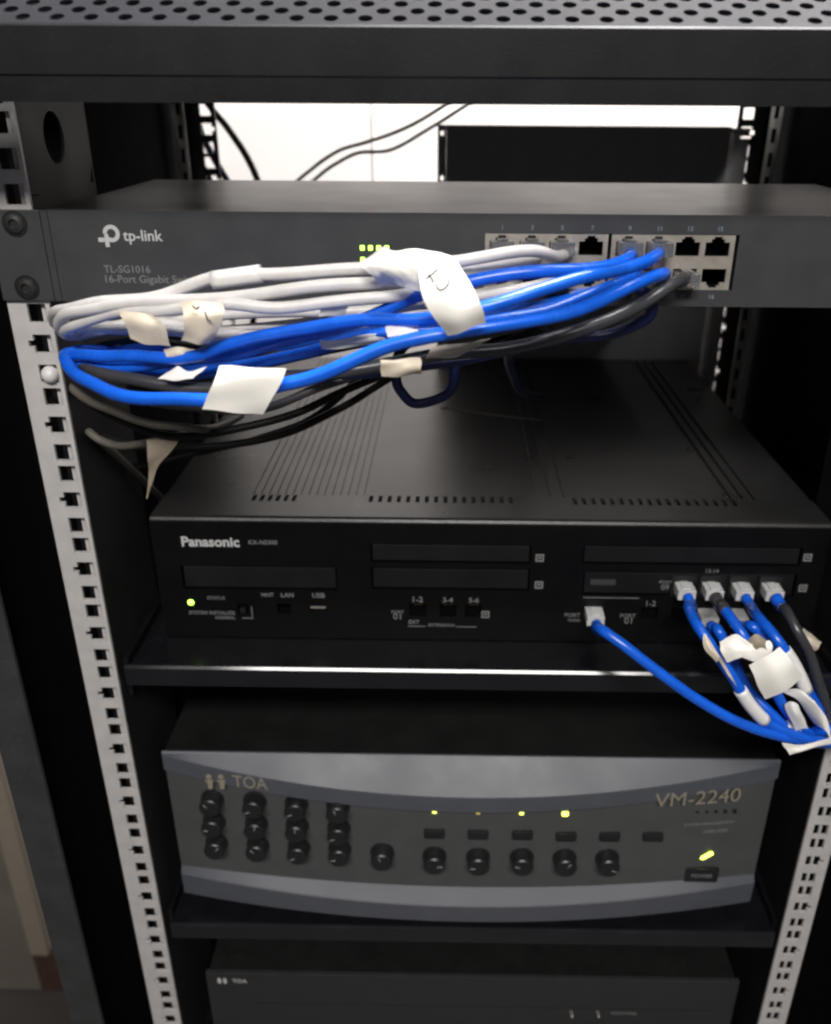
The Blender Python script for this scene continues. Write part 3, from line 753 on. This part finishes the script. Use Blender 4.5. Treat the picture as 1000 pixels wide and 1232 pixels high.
n1 = cable('network_cable', 'navy cable bulging below the switch at the right of the bundle', [
    (297.7, 2.0, -29.4), (300.0, -20.0, -30.9), (307.2, -22.0, -38.3), (305.7, -22.0, -47.1), (292.1, -20.0, -52.5), (272.3, -18.0, -56.5), (252.6, -12.0, -62.3), (243.3, 20.0, -76.9), (249.3, 60.0, -97.6), (258.9, 110.0, -123.1), (285.9, 250.0, -171.5)], 2.8, M['darkblue'],
    None, plug=(port_x[4], -1.6, -30.0))
n2 = cable('network_cable', 'navy cable loop hanging below the middle of the bundle', [
    (219.2, -14.0, -63.8), (214.4, -10.0, -73.5), (212.4, -8.0, -85.1), (204.7, -8.0, -93.6), (193.8, -8.0, -94.2), (186.9, -8.0, -87.5), (183.5, -6.0, -79.3), (185.0, 0.0, -69.9), (192.1, 40.0, -71.0)], 2.6, M['darkblue'], None)
k1 = cable('power_cable', 'black cable sagging from the bundle across the box top', [
    (258.9, 60.0, -72.8), (201.5, 40.0, -82.7), (156.0, 20.0, -96.5), (124.7, 10.0, -106.9), (93.2, 5.0, -113.6), (56.3, 5.0, -117.4), (30.0, 5.0, -109.5), (11.7, 10.0, -98.6), (-9.1, 30.0, -93.9), (-32.5, 80.0, -100.9)], 2.2, M['blackcable'], 'black cables sagging over the box', cat='cable')
k2 = cable('power_cable', 'lower black cable sagging across the box top', [
    (264.6, 120.0, -89.8), (190.0, 90.0, -101.5), (145.8, 60.0, -119.3), (112.4, 45.0, -130.2), (68.0, 40.0, -139.3), (23.5, 40.0, -138.7), (-4.4, 40.0, -127.1), (-30.2, 60.0, -115.8)], 2.3, M['blackcable'], 'black cables sagging over the box', cat='cable')
t1 = cable('signal_cable', 'dusty grey cable drooping beside the left rail below the bundle', [
    (-12.5, 30.0, -86.8), (3.9, 10.0, -91.2), (20.2, 0.0, -97.2), (39.1, -6.0, -103.3), (59.0, -8.0, -108.5), (77.0, -2.0, -111.8), (82.2, 30.0, -120.1), (79.9, 80.0, -132.0)], 2.2, M['tan'], None)
t2 = cable('signal_cable', 'short dusty cable end below the other grey one', [
    (14.0, 120, -215.0), (10.5, 50, -150.0), (9.5, 16, -122.5), (15.9, 8.0, -122.3), (28.9, 14.0, -127.4), (42.4, 30.0, -130.6), (50.1, 70.0, -139.8)], 2.2, M['tan'], None)

b4 = cable('network_cable', 'blue cable half hidden behind the other blue ones of the bundle', [
    (298.6, 2.0, -30.2), (301.0, -18.0, -25.8), (286.5, -40.0, -27.6), (258.9, -54.0, -33.6), (232.9, -60.0, -38.4), (203.4, -58.0, -43.6), (173.1, -54.0, -49.3), (142.1, -52.0, -56.3), (110.2, -50.0, -64.2), (77.4, -46.0, -68.8), (52.2, -42.0, -69.4), (35.8, -36.0, -68.0), (29.0, -26.0, -66.7), (44.6, -18.0, -65.3), (93.8, -14.0, -64.2), (161.0, -14.0, -57.6), (235.7, -8.0, -50.0), (273.5, 0.0, -42.3)], 2.7, M['blue'], GB, plug=(port_x[4]+0.0, -1.6, -30.0))
w4 = cable('network_cable', 'thin white cable showing between white and blue strands', [
    (267.1, 2.0, -31.2), (258.2, -20.0, -28.9), (237.6, -36.0, -31.5), (210.7, -44.0, -34.6), (180.4, -46.0, -39.0), (149.2, -44.0, -45.8), (121.8, -44.0, -50.7), (94.1, -42.0, -51.4), (65.7, -38.0, -49.5), (39.8, -32.0, -49.6), (28.8, -24.0, -54.0), (32.5, -16.0, -58.3), (68.3, -10.0, -57.8), (110.1, -8.0, -55.8), (160.5, -6.0, -49.5), (202.3, -4.0, -44.6)], 2.5, M['white'], GW, plug=(port_x[2], -1.6, -30.0))
for i_, (lb, pts_, r_, m_) in enumerate((
    ('thin black wire tangled just under the blue cables at the left', [(22.7, -10.0, -68.4), (52.5, -26.0, -58.2), (82.1, -30.0, -58.5), (115.0, -34.0, -61.3), (151.4, -36.0, -58.8), (183.1, -34.0, -54.2), (219.0, -20.0, -54.0), (236.8, 10.0, -57.5)], 1.6, 'blackcable'),
    ('dark grey strand drooping under the left half of the bundle', [(13.2, 0.0, -80.9), (38.0, -20.0, -85.4), (65.3, -28.0, -89.5), (94.9, -30.0, -91.2), (124.3, -30.0, -87.4), (153.5, -28.0, -78.3), (181.9, -20.0, -71.0), (219.5, 0.0, -67.4)], 2.2, 'grey'),
    ('navy strand below the middle of the bundle, under the tan tab', [(113.0, -30.0, -73.9), (139.3, -40.0, -70.8), (167.8, -44.0, -67.7), (195.3, -44.0, -64.2), (226.7, -40.0, -60.2), (258.8, -30.0, -55.3), (284.8, -14.0, -51.5), (303.2, 0.0, -46.2)], 2.4, 'darkblue'),
    ('thin black wire crossing the box top beneath the bundle', [(158.7, 40.0, -95.2), (143.6, 60.0, -114.1), (117.3, 75.0, -135.4), (83.7, 80.0, -148.6), (45.2, 80.0, -159.3), (15.6, 70.0, -162.6), (-6.8, 60.0, -158.8)], 2.0, 'blackcable'))):
    cable('loose_wire', lb, pts_, r_, M[m_], 'loose dark wires of the tangle', cat='wire', wave=1.6)

# paper flags, tape and wraps (each belongs to the cable it is stuck on)
paper(w1, [[(177.5, -66.0, -10.9), (183.3, -68.0, -7.1), (187.7, -72.0, -8.2), (196.9, -76.0, -6.2), (207.2, -80.0, -7.1), (214.0, -82.0, -9.4)], [(173.7, -72.0, -13.3), (182.4, -76.0, -11.9), (190.1, -79.0, -12.0), (198.8, -82.0, -11.5), (209.0, -86.0, -12.0), (216.0, -86.0, -13.3)], [(179.3, -73.0, -17.9), (183.8, -77.0, -16.1), (190.8, -80.0, -16.5), (199.2, -84.0, -17.1), (209.4, -89.0, -16.7), (218.1, -88.0, -18.2)], [(180.9, -68.0, -23.2), (186.2, -73.0, -20.9), (190.5, -76.0, -21.7), (199.8, -82.0, -22.1), (210.1, -90.0, -21.2), (219.5, -88.0, -21.5)]], wob=0.5, m='paper', label='torn cream paper label wrapped over the white cables')
fl1 = paper(w1, [[(197.8, -84.0, -11.2), (207.3, -88.0, -7.8), (214.6, -90.0, -10.0)], [(200.1, -93.0, -21.6), (210.8, -97.0, -19.1), (220.6, -97.0, -18.4)], [(204.9, -97.0, -29.7), (214.2, -100.0, -27.6), (224.0, -99.0, -24.5)], [(210.3, -93.0, -38.0), (217.7, -96.0, -34.8), (225.7, -94.0, -32.2)]], m='paper', label='large cream paper flag hanging over the blue cables')
fm = Thing  # pen marks on the flag
pen = MB(); pen.tube(spline([(201.5, -94.0, -15.2), (204.1, -94.5, -13.2), (206.4, -94.0, -11.3)], 4), 0.45, 6); pen.tube(spline([(202.5, -94.0, -13.3), (204.5, -95.5, -15.3), (204.2, -96.0, -16.1)], 4), 0.45, 6)
pen.tube(spline([(205.5, -96.5, -16.7), (207.5, -98.0, -18.6), (210.1, -98.5, -16.9), (211.1, -97.0, -14.0)], 5), 0.4, 6)
w1.part('pen_mark', pen, M['ink'], w1.jacket)
paper(w2, [[(94.7, -70.0, -30.3), (104.6, -73.0, -28.8), (113.6, -70.0, -30.8)], [(98.3, -76.0, -34.6), (107.7, -79.0, -33.8), (115.4, -76.0, -33.7)], [(97.6, -76.0, -40.3), (105.7, -79.0, -41.6), (112.4, -75.0, -40.4)], [(94.4, -72.0, -46.3), (102.4, -75.0, -46.6), (106.6, -72.0, -47.3)]], m='tape', label='cream flag with pen marks on the white cables')
pen = MB(); pen.tube(spline([(102.6, -77.0, -30.1), (104.2, -78.0, -31.0), (105.7, -78.0, -30.2)], 4), 0.35, 6); pen.tube(spline([(108.2, -80.0, -31.5), (109.3, -80.5, -34.9), (110.5, -80.0, -35.7)], 4), 0.35, 6)
w2.part('pen_mark', pen, M['ink'], w2.jacket)
paper(w3, [[(64.6, -60.0, -36.2), (73.7, -63.0, -36.2), (82.2, -62.0, -38.6)], [(67.7, -64.0, -41.2), (77.9, -67.0, -41.1), (85.2, -64.0, -42.5)], [(69.0, -62.0, -48.3), (77.6, -64.0, -50.0), (85.9, -60.0, -51.7)]], m='tape', label='tan tape flag hanging at the left of the white cables')
paper(b1, [[(83.3, -62.0, -52.7), (90.4, -64.0, -51.4), (96.1, -62.0, -52.6), (102.4, -60.0, -52.3)], [(82.4, -63.0, -56.6), (89.4, -65.0, -56.0), (94.4, -63.0, -56.5), (98.9, -60.0, -56.1)]], m='tape')
paper(g1, [[(88.8, -62.0, -60.3), (94.0, -64.0, -62.0), (101.9, -62.0, -60.9)], [(79.9, -66.0, -65.4), (87.2, -68.0, -65.5), (95.7, -66.0, -65.2)]], m='paper', label='small torn paper tab under the blue cables')
paper(b3, [[(115.2, -92.0, -52.0), (128.2, -94.0, -51.3), (143.4, -92.0, -52.8)], [(111.5, -95.0, -60.8), (125.0, -96.0, -61.1), (138.7, -95.0, -62.4)], [(105.9, -92.0, -70.6), (120.1, -94.0, -71.3), (131.6, -92.0, -72.9)]], m='paper', label='blank white paper flag on the lowest blue cable')
paper(b3, [[(183.8, -78.0, -35.5), (190.6, -80.0, -32.9), (197.5, -78.0, -35.4)], [(184.9, -80.0, -41.7), (191.3, -82.0, -40.8), (198.3, -80.0, -40.5)]], m='paper')
paper(b2, [[(152.9, -58.0, -49.3), (166.3, -60.0, -47.2), (181.8, -58.0, -45.3)], [(153.1, -58.0, -53.1), (166.1, -60.0, -51.7), (183.2, -58.0, -49.8)]], m='paper', label='narrow white paper strip between the blue cables')
paper(b3, [[(182.6, -90.0, -49.4), (190.3, -91.0, -48.4), (199.3, -90.0, -47.9)], [(182.6, -91.0, -52.4), (191.0, -92.0, -51.6), (199.6, -91.0, -51.5)], [(182.6, -88.0, -56.8), (190.8, -90.0, -55.8), (199.5, -88.0, -55.5)]], m='tape', label='tan paper tab under the lowest blue cable')
paper(g1, [[(203.7, -70.0, -48.8), (218.2, -72.0, -45.9), (229.0, -70.0, -44.9)], [(200.8, -70.0, -54.0), (212.8, -72.0, -52.6), (221.9, -70.0, -49.3)]], m='tape')
paper(w3, [[(152.9, -50.0, -35.4), (158.2, -50.0, -34.6), (165.7, -50.0, -34.5)], [(151.9, -50.0, -39.9), (158.0, -50.0, -39.8), (164.0, -50.0, -39.0)]], m='paper')
paper(t2, [[(44.3, 6.0, -121.8), (53.6, 5.0, -119.8), (62.9, 6.0, -120.6)], [(44.8, 4.0, -129.8), (50.7, 3.0, -129.4), (57.0, 4.0, -128.2)], [(44.0, 4.0, -138.8), (46.4, 4.0, -138.2), (49.4, 4.0, -136.7)], [(40.2, 4.0, -156.1), (41.3, 4.0, -155.0), (42.8, 4.0, -150.9)]], m='darktape', label='dusty torn tan tape hanging in a point')
# switch ties
wrap(w1, (117.9, -58.0, -21.4), Vector((127.1, -58.0, -20.6))-Vector((108.6, -58.0, -23.2)), 3.9, 22, 'tape_wrap', 'sleeve')

# patch cords of the phone system, gathered at the right
GP = 'patch cords of the phone system'
end = [(436.8, -28.0, -293.4), (466.4, -18.0, -297.3), (539.5, 60.0, -350.0), (583.6, 110.0, -413.3)]
def endj(d): return [tuple(Vector(p)+Vector(d)) for p in end]
zj = Z_J-0.6
c1 = cable('patch_cord', 'long blue patch cord sweeping right from the leftmost plug', [
    (306.5, 30, zj), (306.8, 20, zj-1), (297.3, -20.0, -222.4), (307.8, -34.0, -223.8), (329.0, -40.0, -237.7), (353.5, -44.0, -254.8), (378.3, -46.0, -268.6), (402.0, -44.0, -279.8)] + endj((0, -4, -1)), 3.1, M['blue'], GP, plug=(306.5, 41, zj), plug_mat='plug', wave=0.6)
zu = -230.8
c2 = cable('patch_cord', 'blue patch cord from the first of the four upper plugs', [
    (362, 30, zu), (362.3, 20, zu-1), (351.2, -10.0, -214.4), (352.2, -32.0, -215.7), (358.7, -38.0, -224.2), (370.5, -42.0, -240.1), (384.4, -44.0, -258.9), (403.6, -42.0, -276.6)] + endj((0, -8, 3)), 3.1, M['blue'], GP, plug=(362, 41, zu), plug_mat='plug', wave=0.6,
    sleeves=((0.50, 0.60, M['sleeve']),))
c3 = cable('patch_cord', 'blue patch cord with a black boot at the second upper plug', [
    (379.4, 30, zu), (380, 20, zu-1), (371.2, -6.0, -215.9), (376.2, -24.0, -219.3), (383.9, -30.0, -229.2), (395.7, -34.0, -248.8), (410.0, -34.0, -270.9), (424.0, -32.0, -285.5)] + endj((0, 2, 4)), 3.0, M['blue'], GP, plug=(379.4, 41, zu), plug_mat='plug', wave=0.6, boot=M['grey'], boot_len=22)
c4 = cable('patch_cord', 'blue patch cord from the third upper plug with a white sleeve', [
    (398.2, 30, zu), (399, 20, zu-1), (393.2, -7.0, -222.3), (398.4, -24.0, -226.2), (408.2, -28.0, -238.6), (419.5, -30.0, -257.2), (431.6, -28.0, -279.4)] + endj((2, 6, 2)), 3.1, M['blue'], GP, plug=(398.2, 41, zu), plug_mat='plug', wave=0.6,
    sleeves=((0.36, 0.50, M['sleeve']),))
c5 = cable('patch_cord', 'dark grey patch cord with a blue boot at the rightmost plug', [
    (417, 30, zu), (418, 20, zu-1.5), (410.4, -2.0, -220.0), (413.8, -16.0, -225.5), (422.5, -18.0, -240.0), (431.6, -20.0, -261.3), (440.6, -20.0, -282.4)] + endj((4, 12, 3)), 2.9, M['grey'], GP, plug=(417, 41, zu), plug_mat='plug', wave=0.6, boot=M['blue'], boot_len=13)
c6 = cable('patch_cord', 'blue patch cord from the lower plug behind the others', [
    (379, 30, zj), (380, 20, zj-1), (368.4, -12.0, -227.5), (376.3, -18.0, -240.1), (387.5, -26.0, -259.4), (400.4, -34.0, -271.0), (415.7, -34.0, -284.0)] + endj((0, 8, -2)), 3.0, M['blue'], GP, plug=(379, 41, zj), plug_mat='plug', wave=0.6,
    sleeves=((0.56, 0.66, M['sleeve']),))
c7 = cable('patch_cord', 'navy blue patch cord along the right edge of the gathered cords', [
    (398, 30, zj), (399, 22, zj-1), (388.0, -10.0, -226.2), (397.5, -14.0, -232.7), (410.1, -16.0, -245.0), (421.8, -18.0, -259.9), (434.6, -20.0, -279.4)] + endj((6, 14, -2)), 3.1, M['blue'], GP, plug=(398, 41, zj), plug_mat='plug', wave=0.6)
paper(c2, [[(360.0, -44.0, -215.9), (366.7, -47.0, -209.1), (376.6, -47.0, -215.3), (386.4, -44.0, -214.5)], [(360.7, -47.0, -219.8), (366.7, -50.0, -215.1), (376.4, -49.0, -217.7), (388.4, -46.0, -217.4)], [(364.0, -48.0, -226.1), (369.6, -51.0, -221.3), (377.2, -50.0, -224.5), (386.9, -48.0, -225.2)]], m='paper', wob=0.4, label='crumpled white paper label on the gathered cords')
paper(c3, [[(376.1, -50.0, -226.7), (382.5, -52.0, -219.9), (391.1, -48.0, -216.0)], [(380.7, -52.0, -236.2), (388.3, -55.0, -228.5), (398.7, -50.0, -224.7)], [(388.3, -49.0, -249.4), (397.4, -52.0, -241.4), (407.8, -47.0, -236.5)]], m='paper', label='square white paper flag on the gathered cords')
paper(c2, [[(350.1, -46.0, -212.6), (351.0, -50.0, -217.4), (357.9, -50.0, -224.8)], [(352.2, -44.0, -211.8), (353.4, -50.0, -215.3), (359.5, -52.0, -221.3)], [(362.1, -46.0, -227.5), (365.4, -50.0, -233.4), (371.9, -48.0, -242.5)]], m='tape', label='thin curled paper edge left of the gathered cords')
paper(c2, [[(372.5, -44.0, -217.9), (377.4, -46.0, -210.1), (385.0, -44.0, -214.5)], [(376.0, -46.0, -224.0), (380.7, -49.0, -216.6), (388.1, -46.0, -220.6)]], m='darktape', label='folded shaded piece of paper between the two white labels')  # shade on this paper is put in by the darker tape colour
paper(c5, [[(418.2, -12.0, -226.2), (422.1, -16.0, -228.7), (429.6, -14.0, -234.5)], [(418.4, -12.0, -232.5), (421.9, -16.0, -235.6), (428.1, -14.0, -241.4)]], m='tape')
paper(c4, [[(403.5, -34.0, -255.7), (411.8, -38.0, -251.4), (421.5, -38.0, -258.2)], [(413.1, -36.0, -259.8), (422.5, -42.0, -261.0), (429.9, -42.0, -270.2)], [(426.5, -32.0, -278.1), (430.3, -42.0, -277.3), (437.4, -40.0, -289.7)]], m='paper', label='curled white paper strip at the right end of the cords')
paper(c1, [[(402.4, -50.0, -279.7), (414.3, -50.0, -280.7), (432.0, -46.0, -278.9)], [(408.6, -50.0, -288.0), (416.5, -50.0, -284.8), (432.9, -46.0, -283.6)]], m='paper')
paper(c6, [[(404.3, -40.0, -260.5), (406.7, -42.0, -256.6), (410.8, -42.0, -258.9)], [(407.8, -42.0, -268.2), (410.2, -44.0, -264.3), (414.6, -43.0, -266.2)], [(414.2, -40.0, -279.2), (416.7, -42.0, -275.8), (419.5, -42.0, -275.1)]], m='sleeve')

# ------------------------------------------------------------------ cables behind the rack
cable('rear_cable', 'thick black cable crossing the bright gap at the back left', [(-31.6, 456.0, 73.6), (-15.9, 456.0, 42.9), (1.3, 456.0, 21.9), (16.3, 456.0, -3.3), (26.0, 456.0, -29.1), (27.5, 456.0, -71.3), (2.6, 456.0, -187.4)], 3.2, M['blackcable'], None)
cable('rear_cable', 'upper of two thin black cables crossing the bright gap', [(283.2, 464.0, 82.2), (223.0, 464.0, 53.2), (176.6, 464.0, 28.4), (129.0, 464.0, 10.1), (101.0, 464.0, 1.9), (76.3, 464.0, -13.7), (50.8, 464.0, -34.9), (26.9, 464.0, -80.2)], 1.7, M['blackcable'], None)
cable('rear_cable', 'lower of two thin black cables crossing the bright gap', [(295.4, 468.0, 74.3), (238.6, 468.0, 51.3), (192.1, 468.0, 24.8), (152.4, 468.0, 4.3), (122.0, 468.0, -0.3), (100.1, 468.0, -7.9), (79.3, 468.0, -21.5), (53.7, 468.0, -41.4), (34.4, 468.0, -80.7)], 1.7, M['blackcable'], None)
for i, (dx, lb) in enumerate(((0, 'navy cable behind the left rear rail, nearest the bright gap'), (-13, 'navy cable behind the left rear rail, farther from the gap'))):
    cable('rear_cable', lb, [(-29.6, 448.0, 53.1), (-25.9, 448.0, 32.5), (-21.4, 447.0, 14.9), (-12.3, 446.0, -4.3), (-0.3, 446.0, -26.2), (8.2, 446.0, -54.7)] if i == 0 else [(-34.6, 452.0, 46.3), (-30.9, 452.0, 18.2), (-27.8, 452.0, -3.3), (-20.3, 452.0, -21.7), (-15.1, 452.0, -47.9)], 3.2, M['darkblue'], None)

# small things
th = Thing('thread', 'thin pale thread lying on the top of the black box', 'thread', (211.1, 185.0, -160.8))
th.part('strand', MB().tube(spline([(x, y, BZ1+0.5) for x, y, z in ((204.0, 262.0, -184.8), (231.7, 250.0, -184.9), (258.7, 240.0, -186.3), (285.3, 232.0, -188.2))], 6), 0.45, 6), M['thread'])
cl = Thing('cage_nut', 'white plastic clip pushed into a hole of the left rail', 'clip', (0, -2, -2*U+6.35))
cl.part('clip', MB().lathe([(4.6, 0), (4.4, 2), (3.2, 3.8), (1.2, 4.6), (0.05, 4.7)], (1.0, -0.1, -2*U+6.0), (0, -1, 0), 14, crisp=False), M['white'])
